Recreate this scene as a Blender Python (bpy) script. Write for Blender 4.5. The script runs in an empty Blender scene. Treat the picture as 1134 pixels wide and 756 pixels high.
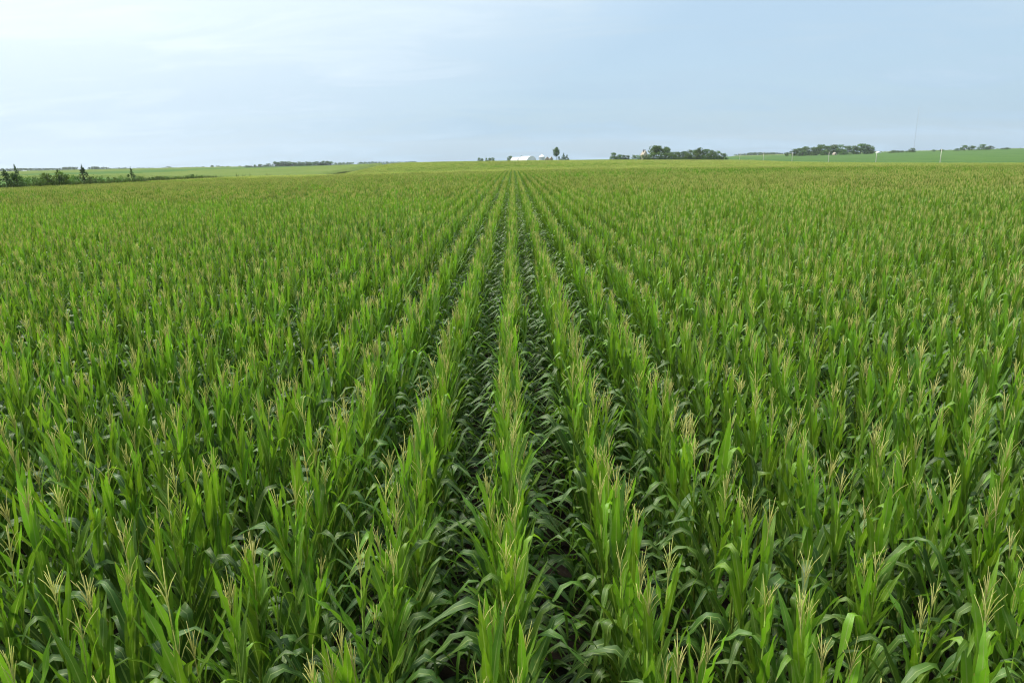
import bpy, math, random
import numpy as np
from mathutils import Matrix, Vector

R = math.radians
sc = bpy.context.scene
COL = sc.collection

# ------------------------------------------------------------------ camera
CAM = np.array((0.0, 0.0, 4.42))
PITCH, ROLL, YAW = R(14.8), R(1.1), R(0.36)
f0 = np.array((-math.sin(YAW) * math.cos(PITCH), math.cos(YAW) * math.cos(PITCH), -math.sin(PITCH)))
r0 = np.array((math.cos(YAW), math.sin(YAW), 0.0))
u0 = np.cross(r0, f0)
rgt = r0 * math.cos(ROLL) - u0 * math.sin(ROLL)
upv = u0 * math.cos(ROLL) + r0 * math.sin(ROLL)
cam_d = bpy.data.cameras.new('camera')
cam_d.lens = 24.0
cam_d.sensor_width = 36.0
cam_d.clip_start = 0.05
cam_d.clip_end = 30000
cam = bpy.data.objects.new('camera', cam_d)
COL.objects.link(cam)
cam.matrix_world = Matrix(((rgt[0], upv[0], -f0[0], CAM[0]), (rgt[1], upv[1], -f0[1], CAM[1]),
                           (rgt[2], upv[2], -f0[2], CAM[2]), (0, 0, 0, 1)))
sc.camera = cam

# ------------------------------------------------------------------ sky and sun
SUN_EL, SUN_AZ = R(60), R(-60)          # azimuth from +Y, negative = towards the left of the rows
sun_dir = Vector((math.sin(SUN_AZ) * math.cos(SUN_EL), math.cos(SUN_AZ) * math.cos(SUN_EL), math.sin(SUN_EL)))
world = bpy.data.worlds.new('World')
sc.world = world
world.use_nodes = True
nt = world.node_tree
nt.nodes.clear()


def N(tree, typ, **kw):
    n = tree.nodes.new(typ)
    for k, v in kw.items():
        setattr(n, k, v)
    return n


def L(tree, a, b):
    tree.links.new(a, b)


def mathn(tree, op, a, b=None, clamp=False):
    n = N(tree, 'ShaderNodeMath', operation=op, use_clamp=clamp)
    for i, v in enumerate((a, b)):
        if v is None:
            continue
        if isinstance(v, (int, float)):
            n.inputs[i].default_value = v
        else:
            L(tree, v, n.inputs[i])
    return n.outputs[0]


def mixc(tree, fac, a, b, mode='MIX'):
    n = N(tree, 'ShaderNodeMix', data_type='RGBA', blend_type=mode)
    if isinstance(fac, (int, float)):
        n.inputs[0].default_value = fac
    else:
        L(tree, fac, n.inputs[0])
    for i, v in ((6, a), (7, b)):
        if isinstance(v, tuple):
            n.inputs[i].default_value = (*v, 1.0)
        else:
            L(tree, v, n.inputs[i])
    return n.outputs[2]


def ramp(tree, val, stops):
    n = N(tree, 'ShaderNodeValToRGB')
    e = n.color_ramp.elements
    while len(e) < len(stops):
        e.new(0.5)
    for el, (p, c) in zip(e, stops):
        el.position = p
        el.color = (c, c, c, 1) if isinstance(c, (int, float)) else (*c, 1)
    L(tree, val, n.inputs[0])
    return n.outputs[0]


sky = N(nt, 'ShaderNodeTexSky', sky_type='NISHITA')
sky.sun_disc = False
sky.sun_elevation = SUN_EL
sky.sun_rotation = SUN_AZ
sky.air_density = 1.0
sky.dust_density = 1.6
sky.ozone_density = 1.0
tc = N(nt, 'ShaderNodeTexCoord')
nrm = N(nt, 'ShaderNodeVectorMath', operation='NORMALIZE')
L(nt, tc.outputs['Generated'], nrm.inputs[0])
sep = N(nt, 'ShaderNodeSeparateXYZ')
L(nt, nrm.outputs[0], sep.inputs[0])
# a thin high cloud sheet: the direction projected onto a flat layer
zc = mathn(nt, 'ADD', mathn(nt, 'MAXIMUM', sep.outputs[2], 0.0), 0.16)
cx = mathn(nt, 'DIVIDE', sep.outputs[0], zc)
cy = mathn(nt, 'DIVIDE', sep.outputs[1], zc)
comb = N(nt, 'ShaderNodeCombineXYZ')
L(nt, mathn(nt, 'ADD', mathn(nt, 'MULTIPLY', cx, 0.45), mathn(nt, 'MULTIPLY', cy, 0.12)), comb.inputs[0])
L(nt, cy, comb.inputs[1])
n1 = N(nt, 'ShaderNodeTexNoise')
n1.inputs['Scale'].default_value = 0.55
n1.inputs['Detail'].default_value = 4
n1.inputs['Roughness'].default_value = 0.5
n1.inputs['Distortion'].default_value = 0.4
L(nt, comb.outputs[0], n1.inputs['Vector'])
n2 = N(nt, 'ShaderNodeTexNoise')
n2.inputs['Scale'].default_value = 2.3
n2.inputs['Detail'].default_value = 7
n2.inputs['Roughness'].default_value = 0.62
n2.inputs['Distortion'].default_value = 0.7
L(nt, comb.outputs[0], n2.inputs['Vector'])
# the veil lights up around the sun (forward scattering in thin cloud)
dot = N(nt, 'ShaderNodeVectorMath', operation='DOT_PRODUCT')
L(nt, nrm.outputs[0], dot.inputs[0])
dot.inputs[1].default_value = sun_dir
fwd = ramp(nt, dot.outputs['Value'], [(0.30, 0.0), (0.74, 0.88), (1.0, 1.0)])
wisp = ramp(nt, n2.outputs[0], [(0.47, 0.0), (0.76, 0.44)])
broad = ramp(nt, n1.outputs[0], [(0.35, 0.76), (0.68, 0.92)])
veil = mathn(nt, 'ADD', mathn(nt, 'ADD', broad, wisp), mathn(nt, 'MULTIPLY', fwd, 0.42), clamp=True)
high = ramp(nt, sep.outputs[2], [(0.05, 0.0), (0.34, 0.20)])      # the sheet thickens overhead
bright = mathn(nt, 'ADD', mathn(nt, 'ADD', fwd, high), mathn(nt, 'MULTIPLY', wisp, 0.40), clamp=True)
veil_col = mixc(nt, bright, (2.0, 2.92, 3.75), (5.5, 6.0, 6.35))
skycol = mixc(nt, veil, sky.outputs[0], veil_col)
bg = N(nt, 'ShaderNodeBackground')
bg.inputs[1].default_value = 0.0515
L(nt, skycol, bg.inputs[0])
wo = N(nt, 'ShaderNodeOutputWorld')
L(nt, bg.outputs[0], wo.inputs[0])

sun_d = bpy.data.lights.new('sun', 'SUN')
sun_d.energy = 1.5
sun_d.angle = R(15)
sun_d.color = (1.0, 0.95, 0.86)
sun = bpy.data.objects.new('sun', sun_d)
COL.objects.link(sun)
sun.rotation_euler = sun_dir.to_track_quat('Z', 'Y').to_euler()

sc.view_settings.view_transform = 'Standard'
sc.view_settings.look = 'None'
sc.view_settings.exposure = 2.02
sc.view_settings.gamma = 1.0
sc.view_settings.use_curve_mapping = False
sc.render.engine = 'CYCLES'
cy_ = sc.cycles
cy_.max_bounces = 6
cy_.diffuse_bounces = 3
cy_.glossy_bounces = 2
cy_.transmission_bounces = 4
cy_.transparent_max_bounces = 4
cy_.volume_bounces = 0
cy_.use_denoising = True
cy_.pixel_filter_type = 'BLACKMAN_HARRIS'
cy_.filter_width = 1.15


# ------------------------------------------------------------------ lie of the land
CTRL = np.array([
    (0, 0, 0), (-40, 10, 0), (40, 10, 0), (0, -60, 0), (0, 60, 0), (-50, 70, -.1), (60, 70, -.1), (0, 120, 0),
    (100, 130, -.5), (0, 195, -.4), (70, 215, -1.2), (0, 330, -1.9), (120, 340, -2.5), (0, 470, .3), (0, 650, 2.1),
    (-50, 420, -1.2),
    (-95, 127, -1.0), (-95, 196, -1.2), (-95, 236, -1.3), (-95, 347, -3.2), (-95, 530, 1.7), (-95, 750, 2.2),
    (245, 150, -2.4), (245, 327, -3.3), (245, 462, -3.6), (245, 597, -3.2), (245, 740, -1.5),
    (113, 780, 1.1), (245, 800, -1.3), (120, 560, .2), (0, 800, 2.2), (0, 1000, 2.0), (0, 1500, 1.0),
    (690, 1200, 2.4), (480, 800, -1.5), (550, 1500, 3.6), (987, 1400, 7.8), (1400, 1600, 8.5), (600, 500, -2.5),
    (-185, 300, -.4), (-190, 500, -.9), (-460, 1500, 1.3), (-1236, 2000, .6), (-370, 600, .2), (-700, 700, 0.2),
    (-300, 50, 0), (400, 0, -2), (-800, 0, 1), (1200, 0, 0), (0, -800, 0), (0, 3000, 1), (2500, 3000, 3), (-2500, 3000, 1.5),
    (5500, 0, 0), (-5500, 0, 0), (0, 6000, 1), (0, -5500, 0), (4500, 4500, 2), (-4500, 4500, 1), (4000, -4000, 0), (-4000, -4000, 0)], float)


def _phi(r2):
    return np.sqrt(r2 + 70.0 ** 2)


_d2 = ((CTRL[:, None, :2] - CTRL[None, :, :2]) ** 2).sum(-1)
_A = np.zeros((len(CTRL) + 1,) * 2)
_A[:-1, :-1] = _phi(_d2)
_A[-1, :-1] = _A[:-1, -1] = 1
_W = np.linalg.solve(_A, np.append(CTRL[:, 2], 0))


def ground(x, y):
    x = np.atleast_1d(np.asarray(x, float))
    y = np.atleast_1d(np.asarray(y, float))
    out = np.full(x.shape, _W[-1])
    for (cx_, cy2, _), w in zip(CTRL, _W):
        out += w * _phi((x - cx_) ** 2 + (y - cy2) ** 2)
    return out


def g1(x, y):
    return float(ground(x, y)[0])


def ray(px, py):
    d = f0 + rgt * ((px - 567) / 756.0) + upv * ((378 - py) / 756.0)
    return d


def spot(px, ytop, Y=None, X=None):
    """where a far thing stands (x, y on the ground) and how high its top is above that ground"""
    d = ray(px, ytop)
    t = (Y / d[1]) if Y is not None else (X / d[0])
    p = CAM + d * t
    gz = g1(p[0], p[1])
    return p[0], p[1], gz, p[2] - gz


# ------------------------------------------------------------------ mesh helpers
class MB:
    def __init__(self):
        self.v, self.f, self.uv, self.t, self.m = [], [], [], [], []
        self.n = 0

    def add(self, v, f, uv=None, tone=0.0, mat=0):
        v = np.asarray(v, float)
        self.v.append(v)
        for q in f:
            self.f.append(tuple(i + self.n for i in q))
        self.uv.append(np.zeros((len(v), 2)) if uv is None else np.asarray(uv, float))
        self.t.append(np.full(len(v), tone, float) if np.isscalar(tone) else np.asarray(tone, float))
        self.m += [mat] * len(f)
        self.n += len(v)

    def mesh(self, name, mats, smooth=True):
        me = bpy.data.meshes.new(name)
        v = np.concatenate(self.v)
        me.from_pydata(v.tolist(), [], self.f)
        uv = np.concatenate(self.uv)
        li = np.empty(len(me.loops), np.int32)
        me.loops.foreach_get('vertex_index', li)
        ul = me.uv_layers.new(name='UVMap')
        ul.data.foreach_set('uv', uv[li].ravel())
        at = me.attributes.new('tone', 'FLOAT', 'POINT')
        at.data.foreach_set('value', np.concatenate(self.t))
        for m in mats:
            me.materials.append(m)
        me.polygons.foreach_set('material_index', self.m)
        me.polygons.foreach_set('use_smooth', [smooth] * len(me.polygons))
        me.update()
        return me

    def tube(self, pts, rad, sides=6, tone=0.0, mat=0, cap=True):
        pts = np.asarray(pts, float)
        n = len(pts)
        tan = np.gradient(pts, axis=0)
        tan /= np.linalg.norm(tan, axis=1)[:, None] + 1e-9
        ref = np.array((0.0, 1.0, 0.0)) if abs(tan[0][1]) < 0.9 else np.array((1.0, 0, 0))
        V, UV = [], []
        for i in range(n):
            a = np.cross(tan[i], ref)
            a /= np.linalg.norm(a)
            b = np.cross(tan[i], a)
            for k in range(sides):
                th = 2 * math.pi * k / sides
                V.append(pts[i] + rad[i] * (a * math.cos(th) + b * math.sin(th)))
                UV.append((k / sides, i / (n - 1)))
        F = []
        for i in range(n - 1):
            for k in range(sides):
                k2 = (k + 1) % sides
                F.append((i * sides + k, i * sides + k2, (i + 1) * sides + k2, (i + 1) * sides + k))
        if cap:
            F.append(tuple(range((n - 1) * sides, n * sides)))
        self.add(V, F, UV, tone, mat)

    def box(self, x0, x1, y0, y1, z0, z1, mat=0):
        V = [(x, y, z) for z in (z0, z1) for y in (y0, y1) for x in (x0, x1)]
        F = [(0, 2, 3, 1), (4, 5, 7, 6), (0, 1, 5, 4), (2, 6, 7, 3), (0, 4, 6, 2), (1, 3, 7, 5)]
        self.add(V, F, None, 0.0, mat)


def link(name, me, parent=None, loc=(0, 0, 0), rot=(0, 0, 0), scl=(1, 1, 1)):
    o = bpy.data.objects.new(name, me)
    COL.objects.link(o)
    o.location, o.rotation_euler, o.scale = loc, rot, scl
    if parent is not None:
        o.parent = parent
    return o


def tag(o, label, cat, group=None, kind=None):
    o['label'] = label
    o['category'] = cat
    if group:
        o['group'] = group
    if kind:
        o['kind'] = kind
    return o


# ------------------------------------------------------------------ materials
def new_mat(name):
    m = bpy.data.materials.new(name)
    m.use_nodes = True
    t = m.node_tree
    t.nodes.clear()
    out = N(t, 'ShaderNodeOutputMaterial')
    return m, t, out


def noise(t, scale, detail=3, rough=0.55, vec=None, dist=0.0):
    n = N(t, 'ShaderNodeTexNoise')
    n.inputs['Scale'].default_value = scale
    n.inputs['Detail'].default_value = detail
    n.inputs['Roughness'].default_value = rough
    n.inputs['Distortion'].default_value = dist
    if vec is not None:
        L(t, vec, n.inputs['Vector'])
    return n.outputs[0]


def leaf_material():
    m, t, out = new_mat('corn_leaf')
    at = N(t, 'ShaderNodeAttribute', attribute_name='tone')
    oi = N(t, 'ShaderNodeObjectInfo')
    geo = N(t, 'ShaderNodeNewGeometry')
    uv = N(t, 'ShaderNodeUVMap')
    sp = N(t, 'ShaderNodeSeparateXYZ')
    L(t, uv.outputs[0], sp.inputs[0])
    # young top blades yellow-green; older low blades blue-green, darkened to paint in row-gap shade
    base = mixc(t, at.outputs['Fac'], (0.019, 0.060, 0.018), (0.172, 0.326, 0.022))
    # soil patches across the field: lusher and paler stretches
    patch = ramp(t, noise(t, 0.021, 3, 0.5, geo.outputs['Position']), [(0.40, 0.0), (0.60, 1.0)])
    base = mixc(t, mathn(t, 'MULTIPLY', patch, 0.5), base, (0.175, 0.275, 0.020))
    big = noise(t, 0.011, 2, 0.5, geo.outputs['Position'], 0.6)
    fine = noise(t, 0.9, 2, 0.5, geo.outputs['Position'])
    rnd = mathn(t, 'ADD', mathn(t, 'MULTIPLY', oi.outputs['Random'], 0.40), 0.30)
    rnd = mathn(t, 'ADD', rnd, mathn(t, 'ADD', mathn(t, 'MULTIPLY', mathn(t, 'SUBTRACT', big, 0.155), 0.8), mathn(t, 'MULTIPLY', fine, 0.45)))
    hsv = N(t, 'ShaderNodeHueSaturation')
    hsv.inputs['Saturation'].default_value = 1.0
    L(t, rnd, hsv.inputs['Value'])
    L(t, base, hsv.inputs['Color'])
    L(t, mathn(t, 'ADD', mathn(t, 'MULTIPLY', oi.outputs['Random'], 0.022), 0.489), hsv.inputs['Hue'])
    # parallel veins and the pale midrib
    wv = mathn(t, 'SINE', mathn(t, 'MULTIPLY', sp.outputs[0], 95.0))
    veins = mathn(t, 'ADD', mathn(t, 'MULTIPLY', wv, 0.06), 0.98)
    vcol = N(t, 'ShaderNodeVectorMath', operation='SCALE')
    L(t, hsv.outputs[0], vcol.inputs[0])
    L(t, veins, vcol.inputs['Scale'])
    mid = mathn(t, 'ABSOLUTE', mathn(t, 'SUBTRACT', sp.outputs[0], 0.5))
    midw = mathn(t, 'SUBTRACT', 0.075, mathn(t, 'MULTIPLY', sp.outputs[1], 0.055))
    midm = mathn(t, 'LESS_THAN', mid, midw)
    col = mixc(t, mathn(t, 'MULTIPLY', midm, 0.75), vcol.outputs[0], (0.24, 0.33, 0.10))
    cmb = N(t, 'ShaderNodeCombineXYZ')
    L(t, mathn(t, 'MULTIPLY', sp.outputs[0], 1.2), cmb.inputs[0])
    L(t, mathn(t, 'MULTIPLY', sp.outputs[1], 9.0), cmb.inputs[1])
    L(t, mathn(t, 'MULTIPLY', oi.outputs['Random'], 61.0), cmb.inputs[2])
    blot = ramp(t, noise(t, 1.6, 4, 0.65, cmb.outputs[0]), [(0.56, 0.0), (0.74, 0.45)])
    col = mixc(t, blot, col, (0.19, 0.235, 0.045))
    # browned tips and specks
    tip = mathn(t, 'MULTIPLY', mathn(t, 'GREATER_THAN', sp.outputs[1], 0.955), mathn(t, 'GREATER_THAN', oi.outputs['Random'], 0.5))
    col = mixc(t, mathn(t, 'MULTIPLY', tip, 0.6), col, (0.22, 0.17, 0.07))
    p = N(t, 'ShaderNodeBsdfPrincipled')
    L(t, col, p.inputs['Base Color'])
    p.inputs['Roughness'].default_value = 0.43
    p.inputs['Specular IOR Level'].default_value = 0.48
    bump = N(t, 'ShaderNodeBump')
    bump.inputs['Strength'].default_value = 0.25
    bump.inputs['Distance'].default_value = 0.004
    L(t, wv, bump.inputs['Height'])
    L(t, bump.outputs[0], p.inputs['Normal'])
    tr = N(t, 'ShaderNodeBsdfTranslucent')
    tcol = mixc(t, 1.0, col, (1.9, 2.0, 0.9), 'MULTIPLY')
    L(t, tcol, tr.inputs[0])
    mx = N(t, 'ShaderNodeMixShader')
    mx.inputs[0].default_value = 0.28
    L(t, p.outputs[0], mx.inputs[1])
    L(t, tr.outputs[0], mx.inputs[2])
    L(t, mx.outputs[0], out.inputs[0])
    return m


def simple(name, c1, c2, scale=4.0, rough=0.7, spec=0.3, bump=0.0, bscale=20.0, bdist=0.02, transl=0.0, rnd=0.0, obj=False, metal=0.0):
    m, t, out = new_mat(name)
    geo = N(t, 'ShaderNodeNewGeometry')
    vec = geo.outputs['Position']
    if obj:
        vec = N(t, 'ShaderNodeTexCoord').outputs['Object']
    fac = ramp(t, noise(t, scale, 5, 0.6, vec), [(0.3, 0.0), (0.7, 1.0)])
    col = mixc(t, fac, c1, c2)
    if rnd:
        oi = N(t, 'ShaderNodeObjectInfo')
        if name == 'corn_tassel':
            col = mixc(t, ramp(t, oi.outputs['Random'], [(0.0, 0.75), (0.3, 0.0)]), col, (0.40, 0.47, 0.12))
            col = mixc(t, ramp(t, oi.outputs['Random'], [(0.82, 0.0), (1.0, 0.45)]), col, (0.46, 0.33, 0.17))
        h = N(t, 'ShaderNodeHueSaturation')
        L(t, mathn(t, 'ADD', mathn(t, 'MULTIPLY', oi.outputs['Random'], rnd), 1 - rnd / 2), h.inputs['Value'])
        L(t, mathn(t, 'ADD', mathn(t, 'MULTIPLY', oi.outputs['Random'], 0.03), 0.485), h.inputs['Hue'])
        L(t, col, h.inputs['Color'])
        col = h.outputs[0]
    p = N(t, 'ShaderNodeBsdfPrincipled')
    L(t, col, p.inputs['Base Color'])
    p.inputs['Roughness'].default_value = rough
    p.inputs['Specular IOR Level'].default_value = spec
    p.inputs['Metallic'].default_value = metal
    if bump:
        b = N(t, 'ShaderNodeBump')
        b.inputs['Strength'].default_value = bump
        b.inputs['Distance'].default_value = bdist
        L(t, noise(t, bscale, 4, 0.6, vec), b.inputs['Height'])
        L(t, b.outputs[0], p.inputs['Normal'])
    sh = p.outputs[0]
    if transl:
        tr = N(t, 'ShaderNodeBsdfTranslucent')
        L(t, mixc(t, 1.0, col, (1.6, 1.7, 0.8), 'MULTIPLY'), tr.inputs[0])
        mx = N(t, 'ShaderNodeMixShader')
        mx.inputs[0].default_value = transl
        L(t, sh, mx.inputs[1])
        L(t, tr.outputs[0], mx.inputs[2])
        sh = mx.outputs[0]
    L(t, sh, out.inputs[0])
    return m


M_LEAF = leaf_material()
M_STALK = simple('corn_stalk', (0.17, 0.27, 0.035), (0.26, 0.33, 0.06), 9, 0.7, 0.15, rnd=0.3)
M_TASSEL = simple('corn_tassel', (0.47, 0.46, 0.18), (0.65, 0.60, 0.29), 60, 0.9, 0.05, transl=0.35, rnd=0.3)
M_SOIL = simple('soil', (0.014, 0.012, 0.009), (0.032, 0.026, 0.019), 1.7, 0.95, 0.1, bump=0.8, bscale=9, bdist=0.05)
M_SOY = simple('soybean', (0.050, 0.108, 0.026), (0.080, 0.145, 0.034), 0.02, 0.95, 0.05, bump=1.0, bscale=1.1, bdist=0.4)
M_CORNFAR = simple('far_corn', (0.096, 0.150, 0.034), (0.135, 0.175, 0.048), 0.03, 0.95, 0.04, bump=1.0, bscale=0.8, bdist=0.6)
M_FOL = simple('foliage', (0.050, 0.108, 0.026), (0.125, 0.195, 0.046), 0.16, 0.7, 0.25, transl=0.22, rnd=0.5)
M_FOLDK = simple('evergreen_foliage', (0.052, 0.105, 0.032), (0.098, 0.155, 0.046), 0.8, 0.75, 0.2, transl=0.12, rnd=0.4)
M_SHRUB = simple('shrub_foliage', (0.068, 0.135, 0.030), (0.125, 0.195, 0.045), 0.9, 0.7, 0.25, transl=0.25, rnd=0.5)
M_WEED = simple('weed_foliage', (0.075, 0.130, 0.030), (0.14, 0.17, 0.055), 0.7, 0.8, 0.2, transl=0.2, rnd=0.4)
M_BARK = simple('bark', (0.06, 0.045, 0.032), (0.12, 0.095, 0.07), 6, 0.9, 0.15, bump=0.6, bscale=25, bdist=0.02)
M_WHITE = simple('white_cladding', (0.78, 0.79, 0.80), (0.84, 0.84, 0.84), 0.6, 0.5, 0.4)
M_TARP = simple('white_roof_membrane', (0.80, 0.81, 0.82), (0.86, 0.86, 0.86), 0.3, 0.6, 0.3)
M_CREAM = simple('cream_siding', (0.58, 0.50, 0.38), (0.66, 0.58, 0.46), 0.8, 0.7, 0.3)
M_ROOF = simple('roof_shingle', (0.10, 0.085, 0.075), (0.16, 0.14, 0.12), 2, 0.85, 0.2)
M_ROOFTAN = simple('tan_shingle', (0.36, 0.31, 0.25), (0.44, 0.39, 0.32), 2, 0.9, 0.1)
M_RUST = simple('weathered_boards', (0.33, 0.28, 0.22), (0.44, 0.38, 0.31), 1.5, 0.85, 0.2)
M_GLASS = simple('dark_pane', (0.03, 0.035, 0.04), (0.05, 0.055, 0.06), 2, 0.15, 0.5)
M_GALV = simple('galvanised_steel', (0.55, 0.57, 0.58), (0.66, 0.67, 0.68), 1.2, 0.4, 0.5, metal=0.4)
M_POLE = simple('weathered_pole', (0.58, 0.54, 0.46), (0.70, 0.66, 0.58), 3, 0.8, 0.2)
M_GRAVEL = simple('gravel', (0.34, 0.31, 0.26), (0.44, 0.41, 0.35), 5, 0.95, 0.1, bump=0.5, bscale=30, bdist=0.02)
M_STEEL = simple('mast_steel', (0.36, 0.34, 0.33), (0.44, 0.42, 0.41), 0.2, 0.6, 0.4)


# ------------------------------------------------------------------ ground, fields, road
def build_ground():
    rr = np.concatenate(([0.0], np.geomspace(3, 6500, 110)))
    na = 200
    th = np.linspace(0, 2 * math.pi, na, endpoint=False)
    X = (rr[1:, None] * np.cos(th)).ravel()
    Y = (rr[1:, None] * np.sin(th)).ravel()
    Z = ground(X, Y)
    V = np.vstack(([[0, 0, g1(0, 0)]], np.column_stack((X, Y, Z))))
    F = [(0, 1 + k, 1 + (k + 1) % na) for k in range(na)]
    for i in range(len(rr) - 2):
        a, b = 1 + i * na, 1 + (i + 1) * na
        for k in range(na):
            k2 = (k + 1) % na
            F.append((a + k, b + k, b + k2, a + k2))
    mb = MB()
    mb.add(V, F)
    o = link('ground', mb.mesh('ground', [M_SOIL]))
    o['kind'] = 'structure'
    o['label'] = 'dark bare soil under the crops, gently rolling to the horizon'


def sheet(name, mat, x0, x1, y0, y1, h, cell, amp, seed, label, cat, kind='stuff'):
    rng = np.random.default_rng(seed)
    nx, ny = max(2, int((x1 - x0) / cell)), max(2, int((y1 - y0) / cell))
    nx, ny = min(nx, 150), min(ny, 150)
    xs, ys = np.linspace(x0, x1, nx + 1), np.linspace(y0, y1, ny + 1)
    GX, GY = np.meshgrid(xs, ys)
    Z = ground(GX.ravel(), GY.ravel()).reshape(GX.shape) + h + rng.normal(0, amp, GX.shape)
    for s in ((0, slice(None)), (-1, slice(None)), (slice(None), 0), (slice(None), -1)):
        Z[s] -= h + 0.3 if h > 0.1 else 0.0
    V = np.column_stack((GX.ravel(), GY.ravel(), Z.ravel()))
    w = nx + 1
    F = [(j * w + i, j * w + i + 1, (j + 1) * w + i + 1, (j + 1) * w + i) for j in range(ny) for i in range(nx)]
    mb = MB()
    mb.add(V, F)
    o = link(name, mb.mesh(name, [mat]))
    if kind == 'structure':
        o['kind'] = kind
        o['label'] = label
    else:
        tag(o, label, cat, kind=kind)
    return o


build_ground()
SB = ('soybean_field',)
sheet('soybean_field', M_SOY, -900, -103, 40, 325, 0.8, 5, 0.10, 1, 'green soybean field behind the cedar hedgerow', 'soybean field')
sheet('soybean_field', M_SOY, -900, -260, 330, 565, 0.8, 5, 0.10, 2, 'green soybean field beyond the pale corn strip past the hedgerow', 'soybean field')
sheet('soybean_field', M_SOY, -445, -103, 585, 2100, 0.8, 9, 0.12, 3, 'dark green soybean field in front of the long windbreak', 'soybean field')
sheet('soybean_field', M_SOY, 262, 1500, 200, 1700, 0.8, 9, 0.12, 4, 'dark green soybean field behind the utility poles', 'soybean field')
sheet('far_corn_field', M_CORNFAR, -255, -103, 332, 575, 2.2, 4, 0.2, 5, 'pale yellow green corn strip beyond the weedy fence line', 'corn field')
sheet('far_corn_field', M_CORNFAR, -1500, -450, 572, 1200, 2.2, 8, 0.3, 6, 'pale corn field below the farthest tree line', 'corn field')
sheet('far_corn_field', M_CORNFAR, 700, 2300, 1715, 2300, 2.2, 12, 0.3, 7, 'pale corn field on the rise under the scattered round trees', 'corn field')
sheet('soybean_field', M_SOY, -90, 255, 1010, 2200, 0.8, 12, 0.1, 8, 'green soybean field lying behind the white barns and the house grove', 'soybean field')
sheet('gravel_road', M_GRAVEL, 252, 259, 60, 1600, 0.06, 8, 0.0, 9, 'pale gravel road running beside the utility poles', 'road', 'structure')
sheet('farmyard', M_WEED, -90, 250, 792, 1005, 0.12, 6, 0.04, 10, 'grassy farmyard around the barns and the grove', 'yard', 'structure')


# ------------------------------------------------------------------ corn: the pieces
rngl = random.Random(11)


def leaf_arrays(rng, kind, nseg=11, cols=2):
    """a corn blade that starts at the origin and reaches out along +X; returns verts, faces, uv"""
    if kind == 'flag':
        Ln, w, a0, a1 = rng.uniform(.30, .47), rng.uniform(.042, .058), R(rng.uniform(3, 14)), R(rng.uniform(6, 28))
        b0, b1 = .2, 1.0
    elif kind == 'upper':
        Ln, w, a0, a1 = rng.uniform(.42, .60), rng.uniform(.056, .076), R(rng.uniform(6, 16)), R(rng.uniform(10, 34))
        b0, b1 = .3, 1.0
        u_ = rng.random()
        if u_ < .38:
            a1, b0, b1 = R(rng.uniform(110, 165)), .55, .80
        elif u_ < .52:
            a0 = R(rng.uniform(20, 34))
            a1 = a0 + R(rng.uniform(2, 14))
    elif kind == 'mid':
        Ln, w, a0, a1 = rng.uniform(.60, .86), rng.uniform(.072, .098), R(rng.uniform(18, 36)), R(rng.uniform(115, 178))
        b0 = rng.uniform(.30, .55)
        b1 = b0 + rng.uniform(.16, .32)
    else:
        Ln, w, a0, a1 = rng.uniform(.80, 1.0), rng.uniform(.070, .092), R(rng.uniform(30, 50)), R(rng.uniform(100, 160))
        b0 = rng.uniform(.15, .35)
        b1 = b0 + rng.uniform(.35, .6)
    side = rng.uniform(-.5, .5) if kind in ('mid', 'low') else rng.uniform(-.25, .25)
    twist = R(rng.uniform(-50, 50)) if kind in ('mid', 'low') else R(rng.uniform(-70, 70))
    fold = R(rng.uniform(14, 30))
    rip, rk, rp = rng.uniform(.07, .20), rng.uniform(14, 26), rng.uniform(0, 6)
    V, UV = [], []
    p = np.zeros(3)
    az = 0.0
    ds = Ln / nseg
    for i in range(nseg + 1):
        t = i / nseg
        s = min(max((t - b0) / (b1 - b0), 0), 1)
        s = s * s * (3 - 2 * s)
        th = a0 + (a1 - a0) * s
        az = side * t * t
        T = np.array((math.sin(th) * math.cos(az), math.sin(th) * math.sin(az), math.cos(th)))
        S = np.array((-math.sin(az), math.cos(az), 0.0))
        Nn = np.cross(T, S)                      # upper face, towards the stalk and up
        tw = twist * t ** 1.6
        S2 = S * math.cos(tw) + Nn * math.sin(tw)
        N2 = np.cross(T, S2)
        prof = (0.55 + 0.45 * min(t / .28, 1)) * (1 - max(t - .34, 0) / .66) ** .85 if t < 1 else 0.02
        hw = w / 2 * max(prof, .02)
        fo = fold * (1 - .6 * t)
        for c in range(cols + 1):
            q = c / cols * 2 - 1
            ripz = rip * w * math.sin(rk * t + rp + (1.7 if q > 0 else 0)) * q * q * (1 - (2 * t - 1) ** 4)
            V.append(p + S2 * (hw * q * math.cos(fo)) + N2 * (hw * abs(q) * math.sin(fo) + ripz))
            UV.append((c / cols, t))
        p = p + T * ds
    w_ = cols + 1
    F = [(i * w_ + c, i * w_ + c + 1, (i + 1) * w_ + c + 1, (i + 1) * w_ + c) for i in range(nseg) for c in range(cols)]
    return np.array(V), F, np.array(UV)


TONE = {'flag': .95, 'upper': .62, 'mid': .26, 'low': .08}  # blade colour from old to young, with gap shade painted into the low end
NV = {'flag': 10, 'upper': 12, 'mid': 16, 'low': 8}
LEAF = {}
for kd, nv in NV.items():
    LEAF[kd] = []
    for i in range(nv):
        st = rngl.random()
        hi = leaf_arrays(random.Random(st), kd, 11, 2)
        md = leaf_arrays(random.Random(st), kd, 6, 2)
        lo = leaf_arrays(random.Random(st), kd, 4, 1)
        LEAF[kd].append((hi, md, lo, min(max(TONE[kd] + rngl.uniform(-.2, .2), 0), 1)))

STALK_H = 2.04


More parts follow.
